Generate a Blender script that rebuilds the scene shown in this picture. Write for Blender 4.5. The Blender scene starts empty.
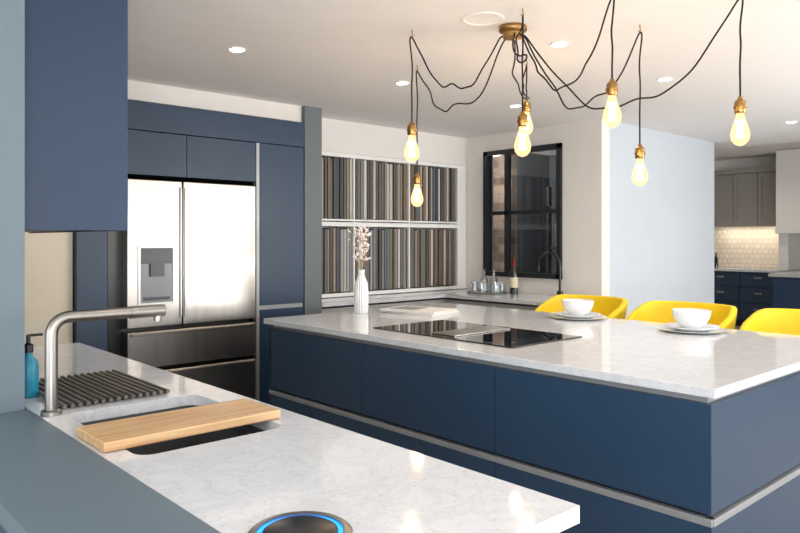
import bpy, bmesh, math, random
from mathutils import Vector, Matrix
random.seed(7)
S=bpy.context.scene
COL=S.collection

# ------------------------------------------------------------ materials
def lin(h):
    h=h.lstrip('#'); r=[int(h[i:i+2],16)/255 for i in (0,2,4)]
    return tuple([(c/12.92 if c<=0.04045 else ((c+0.055)/1.055)**2.4) for c in r]+[1.0])
def mat(name,hexc,rough=0.5,metal=0.0,coat=0.0,noise=0.0,nscale=8,bump=0.0,bscale=200,spec=0.5,emit=None,es=0,stretch=None):
    m=bpy.data.materials.new(name); m.use_nodes=True
    nt=m.node_tree; p=nt.nodes['Principled BSDF']
    c=lin(hexc)
    p.inputs['Base Color'].default_value=c
    p.inputs['Roughness'].default_value=rough
    p.inputs['Metallic'].default_value=metal
    p.inputs['Coat Weight'].default_value=coat
    p.inputs['Specular IOR Level'].default_value=spec
    if emit:
        p.inputs['Emission Color'].default_value=lin(emit); p.inputs['Emission Strength'].default_value=es
    tc=nt.nodes.new('ShaderNodeTexCoord'); mp=nt.nodes.new('ShaderNodeMapping')
    nt.links.new(tc.outputs['Object'],mp.inputs['Vector'])
    if stretch: mp.inputs['Scale'].default_value=stretch
    n=nt.nodes.new('ShaderNodeTexNoise'); n.inputs['Scale'].default_value=nscale; n.inputs['Detail'].default_value=5
    nt.links.new(mp.outputs['Vector'],n.inputs['Vector'])
    r=nt.nodes.new('ShaderNodeValToRGB')
    a=max(noise,0.01)
    r.color_ramp.elements[0].position=0.3; r.color_ramp.elements[1].position=0.7
    r.color_ramp.elements[0].color=(c[0]*(1-a),c[1]*(1-a),c[2]*(1-a),1)
    r.color_ramp.elements[1].color=(min(c[0]*(1+a),1),min(c[1]*(1+a),1),min(c[2]*(1+a),1),1)
    nt.links.new(n.outputs['Fac'],r.inputs['Fac']); nt.links.new(r.outputs['Color'],p.inputs['Base Color'])
    if bump>0:
        n2=nt.nodes.new('ShaderNodeTexNoise'); n2.inputs['Scale'].default_value=bscale
        nt.links.new(mp.outputs['Vector'],n2.inputs['Vector'])
        b=nt.nodes.new('ShaderNodeBump'); b.inputs['Strength'].default_value=bump; b.inputs['Distance'].default_value=0.002
        nt.links.new(n2.outputs['Fac'],b.inputs['Height']); nt.links.new(b.outputs['Normal'],p.inputs['Normal'])
    return m
NAVY=mat('navy_lacquer','#2b435c',0.34,noise=0.03,nscale=3)
NAVYD=mat('navy_tower','#253b54',0.42,noise=0.03,nscale=3)
NAVYC=mat('navy_wall_cupboard','#1a324d',0.42,noise=0.03,nscale=3)
NAVYK=mat('dark_plinth','#141b26',0.5)
SLATE=mat('slate_blue_laminate','#60717c',0.45,noise=0.03,nscale=4,bump=0.05)
POST=mat('slate_post_paint','#62717a',0.6,noise=0.02,nscale=4)
COLG=mat('grey_column_paint','#6a7276',0.6)
CREAM=mat('cream_plaster','#e7e3de',0.85,noise=0.015,bump=0.04)
BEIGE=mat('beige_plaster','#e0d6c3',0.85,noise=0.02,bump=0.04)
BLUEW=mat('pale_blue_grey_plaster','#c6cdd4',0.85,noise=0.012,bump=0.04)
CEIL=mat('ceiling_paint','#ece8e6',0.9,noise=0.01,bump=0.03)
WHITE=mat('white_paint','#efefec',0.4)
GREYC=mat('pale_grey_cabinet','#b5b6b4',0.5)
GREIGE=mat('greige_cabinet','#9a968f',0.5)
STEEL=mat('brushed_steel','#a8a29b',0.31,1.0,noise=0.06,nscale=30,stretch=(1,1,0.02))
STEEL2=mat('satin_nickel','#a09c96',0.32,1.0,noise=0.02)
RODM=mat('rack_rod_steel','#7b756e',0.35,0.7,noise=0.02)
ALU=mat('alu_channel','#a3a5a7',0.4,0.35,noise=0.02)
SINKM=mat('sink_grey_composite','#626363',0.35,0.3,noise=0.05,nscale=60)
BLACK=mat('black_plastic','#101113',0.3)
BLACKF=mat('black_frame','#1d2126',0.4)
HOB=mat('hob_black_glass','#07090c',0.04,coat=1.0)
BRASS=mat('aged_brass','#a58250',0.32,1.0,noise=0.1,nscale=40)
CABLE=mat('black_twisted_cable','#17130f',0.8,bump=0.4,bscale=400)
YELLOW=mat('yellow_upholstery','#f2cf18',0.55,noise=0.03,bump=0.1)
CERAM=mat('white_ceramic','#e6e9eb',0.2,coat=0.4)
TEAL=mat('teal_plastic','#1c7f9c',0.35)
PAPER=mat('paper_white','#e4e2de',0.6)
PRINT=mat('cover_print','#8f9294',0.5,noise=.3,nscale=30)
FLOWER=mat('dried_flower','#f2e8e4',0.9,noise=0.1)
STEM=mat('dried_stem','#b8a488',0.9)
WINEG=mat('wine_bottle_glass','#10140f',0.08,coat=1)
LABEL=mat('wine_label','#d9cdb4',0.7)
FOIL=mat('bottle_foil','#7c1f1a',0.35,0.5)
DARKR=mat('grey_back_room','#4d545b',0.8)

def quartz():
    m=mat('white_quartz','#e4e5e6',0.08,noise=0.02,nscale=2)
    nt=m.node_tree;p=nt.nodes['Principled BSDF']
    tc=nt.nodes.new('ShaderNodeTexCoord')
    n=nt.nodes.new('ShaderNodeTexNoise'); n.inputs['Scale'].default_value=9; n.inputs['Detail'].default_value=9; n.inputs['Roughness'].default_value=0.65; n.inputs['Distortion'].default_value=1.0
    nt.links.new(tc.outputs['Object'],n.inputs['Vector'])
    r=nt.nodes.new('ShaderNodeValToRGB'); e=r.color_ramp.elements
    e[0].position=0.44; e[0].color=lin('#d8dbde')
    e[1].position=0.56; e[1].color=lin('#d8dbde')
    a=e.new(0.495); a.color=lin('#cfd2d6')
    nt.links.new(n.outputs['Fac'],r.inputs['Fac'])
    v=nt.nodes.new('ShaderNodeTexNoise'); v.inputs['Scale'].default_value=110; v.inputs['Detail'].default_value=2
    nt.links.new(tc.outputs['Object'],v.inputs['Vector'])
    r2=nt.nodes.new('ShaderNodeValToRGB'); r2.color_ramp.elements[0].position=0.28; r2.color_ramp.elements[0].color=lin('#cacdd0'); r2.color_ramp.elements[1].position=0.4; r2.color_ramp.elements[1].color=(1,1,1,1)
    nt.links.new(v.outputs['Fac'],r2.inputs['Fac'])
    mx=nt.nodes.new('ShaderNodeMixRGB'); mx.blend_type='MULTIPLY'; mx.inputs[0].default_value=0.45
    nt.links.new(r.outputs['Color'],mx.inputs[1]); nt.links.new(r2.outputs['Color'],mx.inputs[2])
    nt.links.new(mx.outputs[0],p.inputs['Base Color'])
    return m
QUARTZ=quartz()
def wood(name,c1,c2,scale=(1.5,25,25)):
    m=mat(name,c1,0.45); nt=m.node_tree;p=nt.nodes['Principled BSDF']
    tc=nt.nodes.new('ShaderNodeTexCoord');mp=nt.nodes.new('ShaderNodeMapping');mp.inputs['Scale'].default_value=scale
    n=nt.nodes.new('ShaderNodeTexNoise');n.inputs['Scale'].default_value=3;n.inputs['Detail'].default_value=6
    r=nt.nodes.new('ShaderNodeValToRGB');r.color_ramp.elements[0].color=lin(c1);r.color_ramp.elements[1].color=lin(c2)
    r.color_ramp.elements[0].position=.35;r.color_ramp.elements[1].position=.65
    nt.links.new(tc.outputs['Object'],mp.inputs['Vector']);nt.links.new(mp.outputs['Vector'],n.inputs['Vector'])
    nt.links.new(n.outputs['Fac'],r.inputs['Fac']);nt.links.new(r.outputs['Color'],p.inputs['Base Color'])
    return m
BAMBOO=wood('bamboo_board','#b98e62','#d2b186')
def brick(name,c1,c2,mort,scale,rot=True,rough=.8,w=.5,h=.25,ms=.02):
    m=mat(name,c1,rough); nt=m.node_tree;p=nt.nodes['Principled BSDF']
    tc=nt.nodes.new('ShaderNodeTexCoord')
    sx=nt.nodes.new('ShaderNodeSeparateXYZ');cx=nt.nodes.new('ShaderNodeCombineXYZ')
    nt.links.new(tc.outputs['Object'],sx.inputs[0])
    if rot:
        nt.links.new(sx.outputs['Y'],cx.inputs['X']);nt.links.new(sx.outputs['Z'],cx.inputs['Y'])
    else:
        nt.links.new(sx.outputs['X'],cx.inputs['X']);nt.links.new(sx.outputs['Y'],cx.inputs['Y'])
    b=nt.nodes.new('ShaderNodeTexBrick');b.inputs['Scale'].default_value=scale
    b.inputs['Color1'].default_value=lin(c1);b.inputs['Color2'].default_value=lin(c2);b.inputs['Mortar'].default_value=lin(mort)
    b.inputs['Brick Width'].default_value=w;b.inputs['Row Height'].default_value=h;b.inputs['Mortar Size'].default_value=ms
    nt.links.new(cx.outputs[0],b.inputs['Vector']);nt.links.new(b.outputs['Color'],p.inputs['Base Color'])
    return m
BRICK=brick('aged_brick','#4d3d33','#94806f','#6d665e',2.6)
TILE=brick('scallop_tile','#cfc4b6','#d9d0c4','#b9ada0',6,w=.5,h=.5,ms=.03,rough=.3)
FLOORM=brick('floor_tiles','#a8a49e','#b0aca6','#8e8a84',1.0,rot=False,rough=.4,w=1.2,h=.6,ms=.006)
def glassmat(name,col=(1,1,1,1),fac=.12,rough=.02,mul=.6):
    m=bpy.data.materials.new(name);m.use_nodes=True;nt=m.node_tree;nt.nodes.clear()
    o=nt.nodes.new('ShaderNodeOutputMaterial');mx=nt.nodes.new('ShaderNodeMixShader')
    t=nt.nodes.new('ShaderNodeBsdfTransparent');t.inputs[0].default_value=col
    g=nt.nodes.new('ShaderNodeBsdfGlossy');g.inputs['Roughness'].default_value=rough
    lw=nt.nodes.new('ShaderNodeLayerWeight');lw.inputs[0].default_value=.25
    ma=nt.nodes.new('ShaderNodeMath');ma.operation='ADD';ma.inputs[1].default_value=fac*.5
    nt.links.new(lw.outputs['Facing'],ma.inputs[0])
    m2=nt.nodes.new('ShaderNodeMath');m2.operation='MULTIPLY';m2.inputs[1].default_value=mul;nt.links.new(ma.outputs[0],m2.inputs[0])
    nt.links.new(m2.outputs[0],mx.inputs[0]);nt.links.new(t.outputs[0],mx.inputs[1]);nt.links.new(g.outputs[0],mx.inputs[2]);nt.links.new(mx.outputs[0],o.inputs[0])
    return m
GLASS=glassmat('clear_glass',(.93,.95,.96,1),.25,.02,.9)
WGLASS=glassmat('dark_window_glass',(.7,.73,.77,1),.05,mul=.3)
def bulbmat():
    m=bpy.data.materials.new('glowing_bulb_glass');m.use_nodes=True;nt=m.node_tree;nt.nodes.clear()
    o=nt.nodes.new('ShaderNodeOutputMaterial');mx=nt.nodes.new('ShaderNodeMixShader')
    t=nt.nodes.new('ShaderNodeBsdfTransparent');t.inputs[0].default_value=(1,.93,.8,1)
    e=nt.nodes.new('ShaderNodeEmission');e.inputs[0].default_value=(1,.60,.30,1);e.inputs[1].default_value=2.3
    lw=nt.nodes.new('ShaderNodeLayerWeight');lw.inputs[0].default_value=.4
    mr=nt.nodes.new('ShaderNodeMapRange');mr.inputs['To Min'].default_value=.5;mr.inputs['To Max'].default_value=.65
    nt.links.new(lw.outputs['Facing'],mr.inputs['Value']);nt.links.new(mr.outputs[0],mx.inputs[0])
    nt.links.new(t.outputs[0],mx.inputs[1]);nt.links.new(e.outputs[0],mx.inputs[2]);nt.links.new(mx.outputs[0],o.inputs[0])
    return m
BULB=bulbmat()
FIL=mat('hot_filament','#ffe0b0',.5,emit='#ffdba8',es=90)
LEDW=mat('downlight_lens','#ffffff',.5,emit='#fff4e4',es=35)
LEDB=mat('blue_led_ring','#1aa0ff',.4,emit='#1080ff',es=2)

# ------------------------------------------------------------ geometry helpers
def empty(name,loc):
    e=bpy.data.objects.new(name,None); e.location=loc; e.empty_display_size=.1; COL.objects.link(e); return e
def link(o,parent=None):
    COL.objects.link(o)
    if parent is not None:
        o.parent=parent; o.matrix_parent_inverse=Matrix.Translation(-Vector(parent.location))
    return o
def addbox(bm,lo,hi,mi=0):
    r=bmesh.ops.create_cube(bm,size=1)
    c=[(a+b)/2 for a,b in zip(lo,hi)]; s=[abs(b-a) for a,b in zip(lo,hi)]
    for v in r['verts']: v.co=Vector((v.co.x*s[0]+c[0],v.co.y*s[1]+c[1],v.co.z*s[2]+c[2]))
    for f in set(f for v in r['verts'] for f in v.link_faces): f.material_index=mi
def boxes(name,lst,mats,parent=None,bevel=0):
    bm=bmesh.new()
    for b in lst: addbox(bm,b[0],b[1],b[2] if len(b)>2 else 0)
    me=bpy.data.meshes.new(name); 
    if bevel: bmesh.ops.bevel(bm,geom=bm.edges[:],offset=bevel,segments=2,affect='EDGES',profile=.5)
    bm.to_mesh(me); bm.free()
    for m in (mats if isinstance(mats,(list,tuple)) else [mats]): me.materials.append(m)
    return link(bpy.data.objects.new(name,me),parent)
def box(name,lo,hi,m,parent=None,bevel=0): return boxes(name,[(lo,hi)],m,parent,bevel)
def smooth(o,ang=40):
    for p in o.data.polygons: p.use_smooth=True
    try:
        o.data.set_sharp_from_angle(angle=math.radians(ang))
    except Exception: pass
def lathe(name,prof,m,loc,parent=None,segs=32,rib=0,nrib=0,axis='Z'):
    bm=bmesh.new(); rings=[]
    for (r,z) in prof:
        ring=[]
        for i in range(segs):
            a=2*math.pi*i/segs; rr=r*(1+(rib*math.cos(nrib*a) if rib else 0))
            ring.append(bm.verts.new((loc[0]+rr*math.cos(a),loc[1]+rr*math.sin(a),loc[2]+z)))
        rings.append(ring)
    for k in range(len(rings)-1):
        for i in range(segs):
            bm.faces.new((rings[k][i],rings[k][(i+1)%segs],rings[k+1][(i+1)%segs],rings[k+1][i]))
    bmesh.ops.remove_doubles(bm,verts=bm.verts[:],dist=1e-6)
    bmesh.ops.recalc_face_normals(bm,faces=bm.faces[:])
    me=bpy.data.meshes.new(name);bm.to_mesh(me);bm.free();me.materials.append(m)
    o=link(bpy.data.objects.new(name,me),parent);smooth(o,50);return o
def tube(name,pts,r,m,parent=None,kind='POLY',cyc=False,res=6):
    cu=bpy.data.curves.new(name,'CURVE');cu.dimensions='3D';cu.bevel_depth=r;cu.bevel_resolution=res;cu.use_fill_caps=True
    sp=cu.splines.new(kind);sp.points.add(len(pts)-1)
    for p,q in zip(sp.points,pts): p.co=(q[0],q[1],q[2],1)
    if kind=='NURBS': sp.order_u=4;sp.use_endpoint_u=True;cu.resolution_u=8
    sp.use_cyclic_u=cyc
    cu.materials.append(m)
    tmp=bpy.data.objects.new(name,cu);COL.objects.link(tmp)
    dg=bpy.context.evaluated_depsgraph_get();me=bpy.data.meshes.new_from_object(tmp.evaluated_get(dg))
    bpy.data.objects.remove(tmp);bpy.data.curves.remove(cu)
    me.name=name
    o=link(bpy.data.objects.new(name,me),parent);smooth(o,50);return o

CZ=2.40
# ------------------------------------------------------------ room shell
box('floor',(-2.7,-2.7,-.1),(12.5,6.4,0),FLOORM)
boxes('ceiling',[((-2.7,-2.7,CZ),(7.8,6.4,CZ+.5)),((7.8,-2.7,2.78),(12.5,6.4,2.9))],CEIL)
boxes('wall_north',[((-2.7,5.0,0),(5.13,5.15,CZ)),((.546,4.42,0),(1.365,4.99,2.279))],BEIGE)
boxes('wall_east',[((5.13,3.195,0),(5.25,3.58,CZ)),((5.13,4.46,0),(5.25,6.3,CZ)),((5.13,3.58,0),(5.25,4.46,1.06)),((5.13,3.58,2.24),(5.25,4.46,CZ))],CREAM)
boxes('wall_block',[((5.25,3.195,0),(7.23,3.30,CZ)),((7.13,3.30,0),(7.23,6.3,CZ))],BLUEW)
box('wall_far_north',(7.23,6.0,0),(12.4,6.3,2.78),CREAM)
box('wall_far_east',(12.3,-2.7,0),(12.5,6.0,2.78),CREAM)
boxes('wall_south',[((-2.7,-2.7,0),(12.3,-2.5,.5)),((-2.7,-2.7,2.2),(12.3,-2.5,CZ)),((-2.7,-2.7,.5),(-1.5,-2.5,2.2)),((2.2,-2.7,.5),(3.2,-2.5,2.2)),((7,-2.7,.5),(12.3,-2.5,2.2)),((7.8,-2.7,CZ),(12.3,-2.5,2.78))],CREAM)
boxes('wall_west',[((-2.7,-2.5,0),(-2.5,5,.5)),((-2.7,-2.5,2.2),(-2.5,5,CZ)),((-2.7,-2.5,.5),(-2.5,-1.5,2.2)),((-2.7,3,.5),(-2.5,5,2.2))],CREAM)
def wframe(name,a,b,axis,pos):
    l=[]
    for t in (a,(a+b)/2,b):
        l.append(((t-.03,pos-.04,.5),(t+.03,pos+.04,2.2)) if axis=='x' else ((pos-.04,t-.03,.5),(pos+.04,t+.03,2.2)))
    for z in (.53,2.17):
        l.append(((a,pos-.04,z-.03),(b,pos+.04,z+.03)) if axis=='x' else ((pos-.04,a,z-.03),(pos+.04,b,z+.03)))
    boxes(name,l,BLACKF)
wframe('added_window_2',-1.47,2.17,'x',-2.6); wframe('added_window_3',3.23,6.97,'x',-2.6); wframe('added_window_4',-1.47,2.97,'y',-2.6)  # unseen windows behind the camera, added to bring light onto the cabinet fronts
box('wall_partition',(.30,2.18,0),(.545,5.0,CZ),POST)
boxes('wall_bulkhead',[((.545,4.40,2.28),(2.984,5.0,CZ))],CREAM)
boxes('wall_shelf_bulkhead',[((3.14,4.70,2.13),(5.13,5.0,CZ))],CREAM)
box('wall_column',(2.985,4.36,0),(3.14,5.0,2.4),COLG)
box('wall_backroom_brick',(6.2,5.0,0),(6.3,6.3,CZ),BRICK)
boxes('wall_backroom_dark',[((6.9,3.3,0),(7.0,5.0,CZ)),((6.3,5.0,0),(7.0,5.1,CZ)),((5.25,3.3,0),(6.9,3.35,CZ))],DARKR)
box('baseboard_block',(5.14,3.18,0),(7.23,3.195,.12),WHITE)
box('baseboard_window_wall',(5.115,3.2,0),(5.13,3.22,.12),WHITE)
W=empty('window_1',(5.16,4.02,1.65))
y0,y1,z0,z1=3.58,4.46,1.06,2.24
mul=4.46-.27
boxes('frame',[((5.10,y0-.0,z0),(5.18,y0+.045,z1)),((5.10,y1-.045,z0),(5.18,y1,z1)),((5.10,y0,z0),(5.18,y1,z0+.045)),((5.10,y0,z1-.045),(5.18,y1,z1)),
 ((5.11,mul-.018,z0),(5.17,mul+.018,z1)),((5.11,y0,1.635),(5.17,y1,1.67))],BLACKF,W)
box('pane',(5.138,y0+.04,z0+.04),(5.142,y1-.04,z1-.04),WGLASS,W)
# shelving unit standing in the back room
BS=empty('storage_shelving',(6.7,4.5,0))
boxes('frame',[((6.55,4.0,.0),(6.6,4.04,2.0)),((6.55,4.75,.0),(6.6,4.79,2.0)),((6.84,4.0,.0),(6.88,4.04,2.0)),((6.84,4.75,.0),(6.88,4.79,2.0))]+[((6.55,4.0,z),(6.88,4.79,z+.03)) for z in (.3,.8,1.3,1.75)],BLACKF,BS)
boxes('cartons',[((6.6,4.1,1.335),(6.8,4.4,1.55)),((6.6,4.45,1.335),(6.8,4.7,1.6)),((6.6,4.15,1.785),(6.8,4.6,1.95)),((6.6,4.15,.835),(6.8,4.6,1.1))],GREIGE,BS,.003)

# ------------------------------------------------------------ island
I=empty('kitchen_island',(3.07,2.4,0))
X0,X1,Y0,Y1=2.27,3.87,1.0,3.76
box('worktop',(X0,Y0,.888),(X1,Y1,.92),QUARTZ,I,.003)
box('channel_top',(X0+.045,Y0+.045,.85),(X1-.33,Y1-.04,.888),ALU,I)
box('carcass',(X0+.05,Y0+.05,.1),(X1-.35,Y1-.05,.85),NAVYK,I)
box('plinth',(X0+.09,Y0+.09,0),(X1-.40,Y1-.09,.1),NAVYK,I)
fx0,fx1=X0+.022,X0+.05
ys=[1.045,1.94,2.83,3.725]
fr=[]
for i in range(3):
    a,b=ys[i]+.0025,ys[i+1]-.0025
    fr.append(((fx0,a,.50),(fx1,b,.862))); fr.append(((fx0,a,.11),(fx1,b,.462)))
boxes('drawer_fronts',fr,NAVY,I,.002)
boxes('handle_channel',[((X0+.018,Y0+.02,.462),(X0+.05,Y1-.03,.486)),((X0+.03,Y0+.016,.462),(X1-.34,Y0+.05,.486))],ALU,I,.002)
boxes('end_panels',[((fx0,Y0+.022,.50),(X1-.34,Y0+.05,.862)),((fx0,Y0+.022,.11),(X1-.34,Y0+.05,.462)),((fx0,Y1-.05,.11),(X1-.34,Y1-.03,.862)),((X1-.35,Y0+.052,.11),(X1-.33,Y1-.052,.862))],NAVY,I,.002)

# hob
H=empty('induction_hob',(2.73,2.45,.92))
box('glass',(2.45,1.97,.9205),(2.99,2.93,.927),HOB,H,.002)
box('downdraft_vent',(2.50,2.37,.9275),(2.93,2.53,.934),STEEL2,H,.002)
boxes('zone_marks',[((2.56,2.06,.9272),(2.58,2.062,.9275)),((2.48,2.10,.9272),(2.484,2.30,.9275))],ALU,H)

# brochures: two flat stacked booklets
M=empty('stacked_brochures',(3.22,3.36,.92)); 
def brochure(n,z,dx,dy,rot,h):
    bm=bmesh.new(); addbox(bm,(-.15,-.21,0),(.15,.21,h),0)
    addbox(bm,(-.10,-.02,h),(.10,.17,h+.0006),1)
    me=bpy.data.meshes.new(n);bm.to_mesh(me);bm.free();me.materials.append(PAPER);me.materials.append(PRINT)
    o=bpy.data.objects.new(n,me);COL.objects.link(o);o.parent=M;o.location=(dx,dy,z);o.rotation_euler=(0,0,math.radians(rot))
brochure('lower_booklet',.0006,0,0,8,.014); brochure('upper_booklet',.0156,-.01,.01,14,.010)

# vase with dried flowers
V=empty('vase_of_dried_flowers',(2.91,3.6,.92))
lathe('vase',[(0,0.001),(.040,.001),(.044,.02),(.046,.08),(.044,.16),(.040,.20),(.025,.235),(.020,.255),(.022,.285),(.018,.285),(.016,.25),(0,.25)],CERAM,(2.91,3.6,.92),V,segs=96,rib=.05,nrib=18)
bm=bmesh.new()
heads=[]
for i in range(95):
    a=random.uniform(0,6.28);r=abs(random.gauss(0,.05));z=1.27+random.uniform(0,.21)
    p=(2.91+r*math.cos(a),3.6+r*math.sin(a),z);heads.append(p)
    for k in range(3):
        q=Vector(p)+Vector([random.uniform(-.012,.012) for _ in range(3)])
        bmesh.ops.create_icosphere(bm,subdivisions=1,radius=random.uniform(.004,.009),matrix=Matrix.Translation(q))
me=bpy.data.meshes.new('blossoms');bm.to_mesh(me);bm.free();me.materials.append(FLOWER);link(bpy.data.objects.new('blossoms',me),V)
for i,p in enumerate(heads[:30]):
    b=(2.91+random.uniform(-.006,.006),3.6+random.uniform(-.006,.006),1.175)
    mid=((b[0]+p[0])/2*1.0,(b[1]+p[1])/2,(b[2]+p[2])/2+.01)
    tube('stem_%d'%(i+1),[b,mid,p],.0010,STEM,V,res=1)

# place settings
def setting(x,y):
    lathe('charger_plate',[(0,.001),(.10,.001),(.165,.010),(.172,.014),(.165,.014),(.10,.006),(0,.006)],CERAM,(x,y,.92),segs=48)
    lathe('dinner_plate',[(0,.0065),(.085,.0065),(.092,.011),(.135,.026),(.137,.029),(.13,.028),(.09,.016),(0,.014)],CERAM,(x,y,.922),segs=48)
    lathe('cereal_bowl',[(0,.015),(.045,.015),(.05,.022),(.075,.042),(.092,.075),(.097,.108),(.093,.108),(.086,.075),(.07,.048),(.04,.032),(0,.03)],CERAM,(x,y,.924),segs=48)
setting(3.70,2.47); setting(3.62,1.72)

# bar stools
def stool(x,y):
    E=empty('yellow_bar_stool',(x,y,0))
    bm=bmesh.new(); n=36; m=8
    grid=[]
    for i in range(n+1):
        th=math.radians(-128+256*i/n)
        f=max(0,(abs(th)-math.radians(55))/math.radians(73))
        top=1.0-.13*(f*f*(3-2*f))
        col=[]
        for j in range(m+1):
            s=j/m; z=.63+(top-.63)*s
            k=.80+.24*s**.7
            ex=abs(math.cos(th))**.8*math.copysign(1,math.cos(th)); ey=abs(math.sin(th))**.8*math.copysign(1,math.sin(th))
            col.append(bm.verts.new((x-.01+.25*k*ex,y+.29*k*ey,z)))
        grid.append(col)
    for i in range(n):
        for j in range(m): bm.faces.new((grid[i][j],grid[i+1][j],grid[i+1][j+1],grid[i][j+1]))
    bmesh.ops.recalc_face_normals(bm,faces=bm.faces[:])
    me=bpy.data.meshes.new('shell');bm.to_mesh(me);bm.free();me.materials.append(YELLOW)
    o=link(bpy.data.objects.new('shell',me),E)
    s=o.modifiers.new('s','SOLIDIFY');s.thickness=.04;s.offset=0
    b=o.modifiers.new('b','BEVEL');b.width=.012;b.segments=3
    smooth(o,60)
    c=box('seat_cushion',(x-.22,y-.21,.60),(x+.17,y+.21,.69),YELLOW,E,.03)
    smooth(c,60)
    for i,(sx,sy) in enumerate(((-1,-1),(-1,1),(1,-1),(1,1))):
        tube('leg_%d'%(i+1),[(x+sx*.14-.02,y+sy*.15,.61),(x+sx*.21-.02,y+sy*.21,.012)],.011,BLACK,E)
    q=[(x+sx*.19-.02,y+sy*.19,.2) for sx,sy in ((-1,-1),(-1,1),(1,1),(1,-1))]
    tube('footrest',q,.009,BLACK,E,cyc=True)
for yy in (2.79,2.07,1.36): stool(4.2,yy)

# ------------------------------------------------------------ peninsula
P=empty('kitchen_peninsula',(.7,2.0,0))
SX0,SX1,SY0,SY1=.615,1.0,1.54,2.06
px0,px1,py0,py1=.556,1.095,.727,3.45
bm=bmesh.new()
def slab_hole(bm,x0,x1,y0,y1,hx0,hx1,hy0,hy1,zb,zt,rc=.04):
    import math as mm
    outer=[(x0,y0),(x1,y0),(x1,y1),(x0,y1)]
    hole=[]
    for cx,cy,a0 in ((hx1-rc,hy1-rc,0),(hx0+rc,hy1-rc,90),(hx0+rc,hy0+rc,180),(hx1-rc,hy0+rc,270)):
        for k in range(7):
            a=mm.radians(a0+15*k);hole.append((cx+rc*mm.cos(a),cy+rc*mm.sin(a)))
    for z in (zb,zt):
        ov=[bm.verts.new((x,y,z)) for x,y in outer];hv=[bm.verts.new((x,y,z)) for x,y in hole]
        es=[bm.edges.new((ov[i],ov[(i+1)%4])) for i in range(4)]+[bm.edges.new((hv[i],hv[(i+1)%len(hv)])) for i in range(len(hv))]
        bmesh.ops.triangle_fill(bm,edges=es,use_beauty=True)
        if z==zb: o1,h1=ov,hv
        else:
            for i in range(4): bm.faces.new((o1[i],o1[(i+1)%4],ov[(i+1)%4],ov[i]))
            n=len(hv)
            for i in range(n): bm.faces.new((h1[i],h1[(i+1)%n],hv[(i+1)%n],hv[i]))
    bmesh.ops.recalc_face_normals(bm,faces=bm.faces[:])
slab_hole(bm,px0,px1,py0,py1,SX0,SX1,SY0,SY1,.888,.92)
me=bpy.data.meshes.new('worktop');bm.to_mesh(me);bm.free();me.materials.append(QUARTZ);link(bpy.data.objects.new('worktop',me),P)
box('slate_ledge',(.317,py0,.885),(.5555,2.178,.922),SLATE,P,.002)
boxes('cabinet_panels',[((1.04,py0+.04,.1),(1.065,py1-.02,.85)),((.56,py0+.03,.1),(1.04,py0+.05,.85)),((.335,py0+.03,.1),(.36,2.17,.885)),((.36,py0+.03,.1),(.56,py0+.05,.885)),((.56,py1-.04,.1),(1.04,py1-.02,.85))],NAVY,P)
boxes('channel',[((1.02,py0+.05,.85),(1.045,py1-.04,.888)),((.56,py0+.05,.85),(1.02,py0+.07,.888))],ALU,P)
boxes('plinth',[((.40,py0+.09,0),(1.0,py0+.11,.1)),((.98,py0+.11,0),(1.0,py1-.05,.1)),((.40,py0+.11,0),(.42,2.16,.1))],NAVYK,P)
K=empty('undermount_sink',(.8,1.8,.88))
boxes('bowl',[((SX0-.015,SY0-.015,.70),(SX0,SY1+.015,.887)),((SX1,SY0-.015,.70),(SX1+.015,SY1+.015,.887)),((SX0,SY0-.015,.70),(SX1,SY0,.887)),((SX0,SY1,.70),(SX1,SY1+.015,.887)),((SX0-.015,SY0-.015,.69),(SX1+.015,SY1+.015,.70)),
  ((SX0,SY0,.855),(SX0+.012,SY1,.865)),((SX1-.012,SY0,.855),(SX1,SY1,.865))],SINKM,K)
lathe('drain',[(0,.0),(.04,.0),(.042,.003),(.03,.004),(0,.002)],STEEL2,(.8,1.85,.701),K)
o=box('bamboo_chopping_board',(.565,1.615,.9215),(1.03,1.805,.945),BAMBOO,None,.004)
# roll rack: steel rods running along the counter, tied by two dark bands
R=empty('roll_up_drying_rack',(.775,2.32,.92))
for i in range(15):
    xx=.628+i*.0215
    tube('rod_%d'%(i+1),[(xx,2.10,.9315),(xx,2.56,.9315)],.0062,RODM,R,res=3)
boxes('bands',[((.618,2.125,.9212),(.938,2.14,.9262)),((.618,2.52,.9212),(.938,2.535,.9262))],BLACK,R)
# faucet
F=empty('kitchen_faucet',(.59,2.09,.92))
fxx,fyy=.585,2.075
lathe('base',[(0,.0005),(.027,.0005),(.027,.012),(.02,.016),(.0,.016)],STEEL2,(fxx,fyy,.92),F)
pts=[(fxx,fyy,.93),(fxx,fyy,1.14)]
for k in range(1,8):
    a=math.pi/2*k/7; pts.append((fxx+.046*(1-math.cos(a)),fyy,1.14+.046*math.sin(a)))
pts.append((.80,fyy,1.186))
tube('spout',pts,.0165,STEEL2,F)
tube('spray_head',[(.80,fyy,1.186),(.905,fyy,1.186)],.0185,STEEL2,F)
tube('nozzle',[(.885,fyy,1.180),(.885,fyy,1.155)],.011,STEEL2,F)
B=empty('dish_soap_bottle',(.615,2.42,.92))
lathe('body',[(0,.001),(.026,.001),(.029,.01),(.029,.09),(.026,.11),(.012,.125),(.012,.135),(0,.135)],TEAL,(.60,2.36,.92),B)
lathe('cap',[(0,.136),(.014,.136),(.014,.16),(.006,.165),(.006,.19),(0,.19)],BLACK,(.60,2.36,.92),B)
tube('pump_spout',[(.60,2.36,1.108),(.64,2.36,1.108)],.004,BLACK,B)
Q=empty('popup_power_socket',(.643,.955,.92))
c=(.645,.955,.92)
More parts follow.
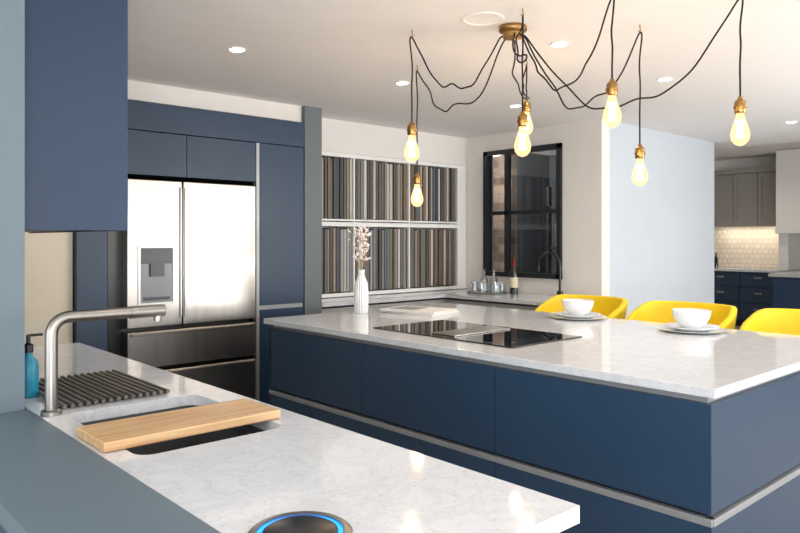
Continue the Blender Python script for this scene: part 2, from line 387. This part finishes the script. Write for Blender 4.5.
lathe('rim',[(.084,.0005),(.085,.006),(.080,.010),(.070,.010),(.069,.004),(.069,.0005)],STEEL2,c,Q,segs=64)
lathe('led_ring',[(.069,.0005),(.069,.007),(.062,.007),(.062,.0005)],LEDB,c,Q,segs=64)
lathe('lid',[(.0,.0005),(.061,.0005),(.061,.009),(.056,.012),(0,.012)],BLACK,c,Q,segs=64)

# ------------------------------------------------------------ wall cupboard over peninsula
U=empty('wall_cupboard',(.72,2.9,1.9))
box('body',(.546,2.33,1.435),(.865,3.4,2.398),NAVYC,U)
box('end_panel',(.546,2.305,1.43),(.883,2.33,2.398),NAVYC,U,.001)
boxes('doors',[((.865,2.332,1.43),(.883,2.86,2.398)),((.865,2.864,1.43),(.883,3.4,2.398))],NAVYC,U,.001)

# ------------------------------------------------------------ fridge tower
T=empty('tall_cabinet_housing',(2.1,4.6,0))
tf=4.36
boxes('carcass',[((1.37,4.40,.1),(1.55,4.98,2.27)),((1.55,4.40,1.81),(2.575,4.98,2.27)),((2.60,4.385,.1),(2.98,4.98,2.27)),((1.37,4.44,0),(1.55,4.98,.1)),((2.6,4.44,0),(2.98,4.98,.1))],NAVYK,T)
boxes('doors',[((1.37,tf,.1),(1.548,4.40,2.085)),((1.55,tf,1.81),(2.055,4.40,2.085)),((2.059,tf,1.81),(2.57,4.40,2.085)),((1.37,tf-.003,2.09),(2.98,4.395,2.268)),
  ((2.605,tf,.935),(2.975,4.385,2.085)),((2.605,tf,.1),(2.975,4.385,.905))],NAVYD,T,.0015)
boxes('metal_strip',[((2.573,tf-.004,.1),(2.598,4.40,2.085)),((2.605,tf+.012,.905),(2.975,4.38,.935))],ALU,T)
G=empty('french_door_fridge',(2.1,4.6,0))
box('cabinet',(1.575,4.43,.02),(2.56,4.97,1.785),BLACK,G)
div=2.02
boxes('doors',[((1.66,4.34,.85),(div-.004,4.43,1.78)),((div+.004,4.34,.85),(2.56,4.43,1.78)),((1.66,4.34,.595),(2.56,4.43,.825)),((1.66,4.34,.06),(2.56,4.43,.57))],STEEL,G,.006)
boxes('drawer_handles',[((1.68,4.325,.80),(2.54,4.34,.818)),((1.68,4.325,.545),(2.54,4.34,.563))],STEEL2,G,.003)
boxes('door_handles',[((div-.022,4.328,.9),(div-.008,4.34,1.74)),((div+.008,4.328,.9),(div+.022,4.34,1.74))],STEEL2,G,.003)
boxes('dispenser_frame',[((1.725,4.333,.985),(1.965,4.34,1.005)),((1.725,4.333,1.35),(1.965,4.34,1.37)),((1.725,4.333,1.005),(1.74,4.34,1.35)),((1.95,4.333,1.005),(1.965,4.34,1.35))],STEEL2,G)
GREYD=mat('dispenser_grey','#6c6e70',.35,.3)
boxes('dispenser_cavity',[((1.74,4.3385,1.005),(1.95,4.341,1.25))],GREYD,G)
boxes('dispenser_display',[((1.74,4.335,1.25),(1.95,4.341,1.35)),((1.80,4.325,1.17),(1.89,4.3385,1.25)),((1.76,4.335,1.02),(1.93,4.3385,1.04))],BLACK,G)

# ------------------------------------------------------------ sample display
D=empty('door_sample_display',(4.25,4.85,1.5))
cols=['#6c6259','#505255','#8a8279','#a9a49b','#bcb8b0','#7b8285','#5d6870','#7d6a57','#978a78','#5c5148','#c8c5be','#727466','#989a9a','#45494c','#776f67','#67564a']
SM=[mat('sample_%02d'%i,c,.5) for i,c in enumerate(cols)]
ll=[];xa=3.160
while xa<4.965:
    w=random.choice([.020,.022,.025,.030]);
    for (zb,zt) in ((.965,1.50),(1.58,2.09)):
        dz=random.choice([0,0,0,-.012])
        f=4.712+random.uniform(0,.016)
        ll.append(((xa,f,zb),(xa+w,4.95,zt+dz),random.randrange(len(cols))))
    xa+=w+random.uniform(.007,.012)
boxes('samples',ll,SM,D)
boxes('rack',[((3.145,4.70,1.515),(5.0,4.98,1.55)),((3.145,4.71,.925),(5.0,4.98,.955)),((5.0,4.70,.925),(5.125,4.98,2.128)),((3.145,4.97,.955),(5.0,4.985,2.128)),((3.145,4.70,2.095),(5.0,4.98,2.128)),
  ((3.72,4.705,.955),(3.735,4.96,2.10)),((4.36,4.705,.955),(4.375,4.96,2.10)),((3.145,4.700,1.56),(5.0,4.706,1.575))],WHITE,D)
C=empty('rear_base_cabinets',(4.5,4.3,0))
boxes('worktop',[((3.145,4.36,.89),(5.125,4.985,.92)),((4.48,3.20,.89),(5.125,4.36,.92))],QUARTZ,C)
boxes('carcass',[((3.145,4.40,.1),(5.12,4.98,.87)),((4.52,3.22,.1),(5.12,4.40,.87)),((3.145,4.45,0),(5.1,4.98,.1)),((4.57,3.24,0),(5.1,4.45,.1))],GREYC,C)
l=[]
for i in range(2):
    a=3.15+i*.66; l+= [((a,4.38,.6),(a+.65,4.40,.85)),((a,4.38,.12),(a+.65,4.40,.59))]
for i in range(2):
    a=3.21+i*.585; l+= [((4.50,a,.6),(4.52,a+.575,.85)),((4.50,a,.12),(4.52,a+.575,.59))]
boxes('drawer_fronts',l,GREYC,C,.002)
boxes('cup_handles',[((4.485,3.45,.72),(4.50,3.56,.745)),((4.485,4.0,.72),(4.50,4.11,.745))],STEEL2,C)

TR=empty('drinks_tray',(4.86,4.2,.92))
lathe('tray',[(0,.001),(.18,.001),(.185,.012),(.18,.013),(.175,.005),(0,.005)],STEEL2,(4.86,4.2,.92),TR)
def tumbler(x,y,h=.10,r=.034):
    lathe('glass_tumbler',[(0,.0065),(r*.85,.0065),(r,h),(r-.003,h),(r*.8,.015),(0,.015)],GLASS,(x,y,.92),segs=24)
for (x,y) in ((4.75,4.15),(4.75,4.25),(4.83,4.33),(4.83,4.06),(4.94,4.32),(4.94,4.09)): tumbler(x,y)
for (x,y) in ((4.86,4.24),(4.88,4.14)):
    lathe('glass_decanter',[(0,.0065),(.040,.0065),(.045,.05),(.036,.12),(.015,.15),(.014,.20),(.020,.21),(.016,.21),(.010,.15),(.032,.12),(.041,.05),(.036,.012),(0,.012)],GLASS,(x,y,.92),segs=24)
WB=empty('wine_bottle',(4.93,3.95,.92))
lathe('body',[(0,.001),(.036,.001),(.037,.01),(.037,.19),(.030,.215),(.014,.24),(.014,.245)],WINEG,(4.93,3.95,.92),WB)
lathe('label',[(.0376,.06),(.0376,.15)],LABEL,(4.93,3.95,.92),WB)
lathe('foil',[(.0145,.245),(.0145,.30),(.0155,.305),(.0155,.315),(0,.315)],FOIL,(4.93,3.95,.92),WB)
BT=empty('black_swan_faucet',(4.98,3.52,.92))
pts=[(4.98,3.5,.925),(4.98,3.5,1.18)]
for k in range(1,13):
    a=math.pi*k/12; pts.append((4.98-.0*a,3.5+.11*(1-math.cos(a)),1.18+.11*math.sin(a)))
pts.append((4.98,3.72,1.13))
tube('spout',pts,.011,BLACK,BT)
lathe('base',[(0,.0005),(.026,.0005),(.026,.05),(.0,.05)],BLACK,(4.98,3.5,.92),BT)

# ------------------------------------------------------------ far kitchen display
FK=empty('far_base_cabinets',(12,4.8,0))
boxes('carcass',[((11.75,2.4,.1),(12.28,5.98,.89))],NAVYD,FK)
boxes('plinth',[((11.8,2.42,0),(12.25,5.96,.1))],NAVYK,FK)
boxes('worktop',[((11.68,2.4,.89),(12.28,5.98,.93))],QUARTZ,FK)
l=[]
for i in range(6):
    a=2.42+i*.59
    for z0,z1 in ((.12,.38),(.39,.64),(.65,.87)): l.append(((11.72,a,z0),(11.75,a+.58,z1)))
boxes('drawer_fronts',l,NAVYD,FK,.004)
boxes('cup_handles',[((11.70,2.42+i*.59+.23,z),(11.72,2.42+i*.59+.35,z+.03)) for i in range(6) for z in (.27,.53,.78)],STEEL2,FK)
box('wall_splashback',(12.285,4.15,.935),(12.299,5.98,1.63),TILE)
UK=empty('far_wall_cupboards',(12.1,4.7,2))
boxes('carcass',[((11.97,4.19,1.64),(12.28,5.35,2.5))],GREIGE,UK)
l=[]
for i in range(3):
    a=4.20+i*.385;b=a+.375
    l+=[((11.94,a,1.65),(11.965,a+.06,2.48)),((11.94,b-.06,1.65),(11.965,b,2.48)),((11.94,a+.06,1.65),(11.965,b-.06,1.72)),((11.94,a+.06,2.41),(11.965,b-.06,2.48)),((11.955,a+.06,1.72),(11.965,b-.06,2.41))]
boxes('shaker_doors',l,GREIGE,UK)
box('cornice',(11.92,4.17,2.5),(12.28,5.37,2.56),GREIGE,UK)
CB=empty('chimney_breast',(11.9,3.4,1.5))
boxes('hood_box',[((11.5,2.4,1.56),(12.28,4.14,2.77)),((11.46,2.38,1.50),(12.28,4.14,1.56))],CREAM,CB)
boxes('side_pier',[((11.6,4.0,.935),(12.28,4.14,1.5))],CREAM,CB)
SI=empty('display_island',(10.6,3.0,0))
box('body',(10.24,2.2,.08),(11.05,3.72,.9),NAVYD,SI)
box('plinth',(10.3,2.26,0),(11,3.66,.08),NAVYK,SI)
box('worktop',(10.2,2.15,.9),(11.1,3.77,.94),GREYC,SI)
boxes('door_panels',[((10.22,2.25+i*.37,.12),(10.24,2.25+i*.37+.36,.87)) for i in range(4)],NAVYD,SI,.003)
lathe('oil_bottle',[(0,.001),(.035,.001),(.035,.16),(.012,.2),(.012,.26),(0,.26)],WINEG,(11.95,5.25,.93),segs=20)

# ------------------------------------------------------------ ceiling fittings
def down(x,y,z=CZ,power=13,vis=True):
    E=empty('recessed_downlight',(x,y,z))
    lathe('bezel',[(.048,-.001),(.048,-.006),(.039,-.006),(.037,-.001)],WHITE,(x,y,z),E,segs=32)
    lathe('lens',[(0,-.003),(.037,-.003)],LEDW,(x,y,z),E,segs=24)
    L=bpy.data.lights.new('downlight_lamp','SPOT');L.energy=power;L.spot_size=math.radians(140);L.spot_blend=1;L.shadow_soft_size=.05;L.color=(1,.94,.87)
    o=bpy.data.objects.new('lamp',L);COL.objects.link(o);o.parent=E;o.location=(0,0,-.02)
for (x,y) in ((1.84,3.31),(3.01,2.12),(4.15,2.14),(6.45,2.2),(3.01,3.31),(4.15,3.31),(3.01,.6),(4.15,.6),(6.45,.6),(5.3,1.2)):
    down(x,y)
for (x,y,p_) in ((1.2,1.6,3.5),(.2,-.6,3),(1.8,-.6,7),(1.0,3.9,15)): down(x,y,power=p_)  # the last is an extra lamp, added to brighten the beige wall
for (x,y) in ((9.5,2.6),(10.6,4.4),(9.0,4.6)): down(x,y,2.78,36)
lathe('ceiling_speaker',[(0,-.002),(.08,-.002),(.082,-.005),(.095,-.004),(.097,-.0005)],CEIL,(2.41,2.11,CZ),segs=48)

# spider pendant
CX,CY=2.60,2.09
SP=empty('spider_pendant_light',(CX,CY,CZ))
lathe('canopy',[(0,-.0005),(.062,-.0005),(.066,-.008),(.066,-.022),(.058,-.03),(.048,-.034),(.046,-.055),(.03,-.062),(0,-.064)],BRASS,(CX,CY,CZ),SP)
pend=[((2.29,2.45),1.965,.25),((2.77,2.92),1.785,.28),((2.43,1.90),1.955,.16),((3.13,2.42),2.175,.22),((2.50,1.51),2.04,.30),((3.02,1.68),1.845,.34),((2.88,1.17),1.97,.40)]
for i,((hx,hy),zs,sag) in enumerate(pend):
    n=i+1
    dx,dy=hx-CX,hy-CY;L=math.hypot(dx,dy);ux,uy=dx/L,dy/L
    s=(CX+ux*.055,CY+uy*.055,CZ-.04)
    pts=[(CX+ux*.03,CY+uy*.03,CZ-.045),s]
    N=26
    for k in range(1,N):
        t=k/N; en=math.sin(math.pi*t)
        zz=(s[2])*(1-t)+(CZ-.03)*t-sag*4*t*(1-t)+en*(.022*math.sin(t*15+i)+.008*math.sin(t*37+i*2))
        w=en*(.03*math.sin(t*9+i*2)+.012*math.sin(t*26+i))
        pts.append((s[0]+(hx-s[0])*t-uy*w,s[1]+(hy-s[1])*t+ux*w,zz))
    pts.append((hx,hy,CZ-.028))
    pts+= [(hx+ux*.012,hy+uy*.012,CZ-.04),(hx+ux*.006,hy+uy*.006,CZ-.09),(hx,hy,CZ-.14)]
    M_=8
    for k in range(1,M_+1):
        t=k/M_; pts.append((hx+.005*math.sin(t*12+i)*(1-t),hy+.005*math.cos(t*10+i)*(1-t),(CZ-.14)*(1-t)+zs*t))
    tube('cable_%d'%n,pts,.0038,CABLE,SP,'NURBS',res=3)
    tube('hook_%d'%n,[(hx,hy,CZ-.0005),(hx,hy,CZ-.015),(hx+.012,hy,CZ-.025),(hx,hy,CZ-.036),(hx-.01,hy,CZ-.028)],.003,BRASS,SP,'NURBS',res=3)
    lathe('socket_%d'%n,[(0,.0),(.008,.0),(.010,-.01),(.019,-.016),(.022,-.022),(.022,-.036),(.025,-.038),(.025,-.046),(.022,-.048),(.022,-.062),(.019,-.067),(0,-.067)],BRASS,(hx,hy,zs),SP,segs=24)
    zb=zs-.065
    lathe('bulb_%d'%n,[(.014,0),(.016,-.015),(.026,-.045),(.035,-.075),(.036,-.09),(.032,-.109),(.020,-.124),(.007,-.130),(0,-.131)],BULB,(hx,hy,zb),SP,segs=28)
    f=[]
    for k in range(13):
        a=k*math.pi*2/12*3.5; f.append((hx+.015*math.cos(a),hy+.015*math.sin(a),zb-.03-(.07 if k%2 else 0)))
    tube('filament_%d'%n,f,.0016,FIL,SP,res=1)
    L_=bpy.data.lights.new('bulb_lamp_%d'%n,'POINT');L_.energy=3.5;L_.color=(1,.72,.45);L_.shadow_soft_size=.03
    o=bpy.data.objects.new('bulb_lamp_%d'%n,L_);o.location=(hx,hy,zb-.07);link(o,SP)

# ------------------------------------------------------------ lights
def area(name,loc,rot,sx,sy,e,c):
    L=bpy.data.lights.new(name,'AREA');L.shape='RECTANGLE';L.size=sx;L.size_y=sy;L.energy=e;L.color=c
    o=bpy.data.objects.new(name,L);o.location=loc;o.rotation_euler=rot;COL.objects.link(o)
R90=math.radians(90)
area('added_fill_south_a',(.35,-2.5,1.35),(R90,0,0),3.6,1.7,48,(.94,.97,1))  # added soft fill set in the unseen south window
area('added_fill_south_b',(5.1,-2.5,1.35),(R90,0,0),3.7,1.7,105,(.94,.97,1))  # second added fill, in the other unseen south window
area('added_fill_west',(-2.5,.75,1.35),(R90,0,-R90),4.4,1.7,60,(.94,.97,1))  # added soft fill from the unseen west window
area('added_ceiling_fill_a',(-.6,-1.3,1.0),(math.radians(150),0,math.radians(-40)),.9,.9,95,(1,.99,.98))  # off-screen bounce light added to lift the ceiling, no real fitting
area('added_ceiling_fill_b',(5.2,-.8,1.2),(math.radians(155),0,0),.9,.9,80,(1,.99,.98))  # another added bounce light for the ceiling, out of view
area('undercabinet_strip',(12.1,4.75,1.63),(0,0,0),.05,1.1,6,(1,.88,.7))
L=bpy.data.lights.new('added_backroom_fill','POINT');L.energy=45;L.color=(1,.9,.78);L.shadow_soft_size=.1  # added point light so the back room and brick show, no fitting there
o=bpy.data.objects.new('added_backroom_fill',L);o.location=(5.7,4.9,2.1);COL.objects.link(o)
w=bpy.data.worlds.new('world');S.world=w;w.use_nodes=True
w.node_tree.nodes['Background'].inputs[0].default_value=(.9,.95,1,1);w.node_tree.nodes['Background'].inputs[1].default_value=1.0
S.view_settings.view_transform='Standard'
S.view_settings.exposure=0

cam=bpy.data.cameras.new('camera');cam.lens=36*704/800;cam.sensor_width=36;cam.shift_y=-26.5/800;cam.clip_start=.02
co=bpy.data.objects.new('camera',cam);co.location=(0,0,1.4);co.rotation_euler=(math.radians(90),0,math.radians(-42.1));COL.objects.link(co);S.camera=co
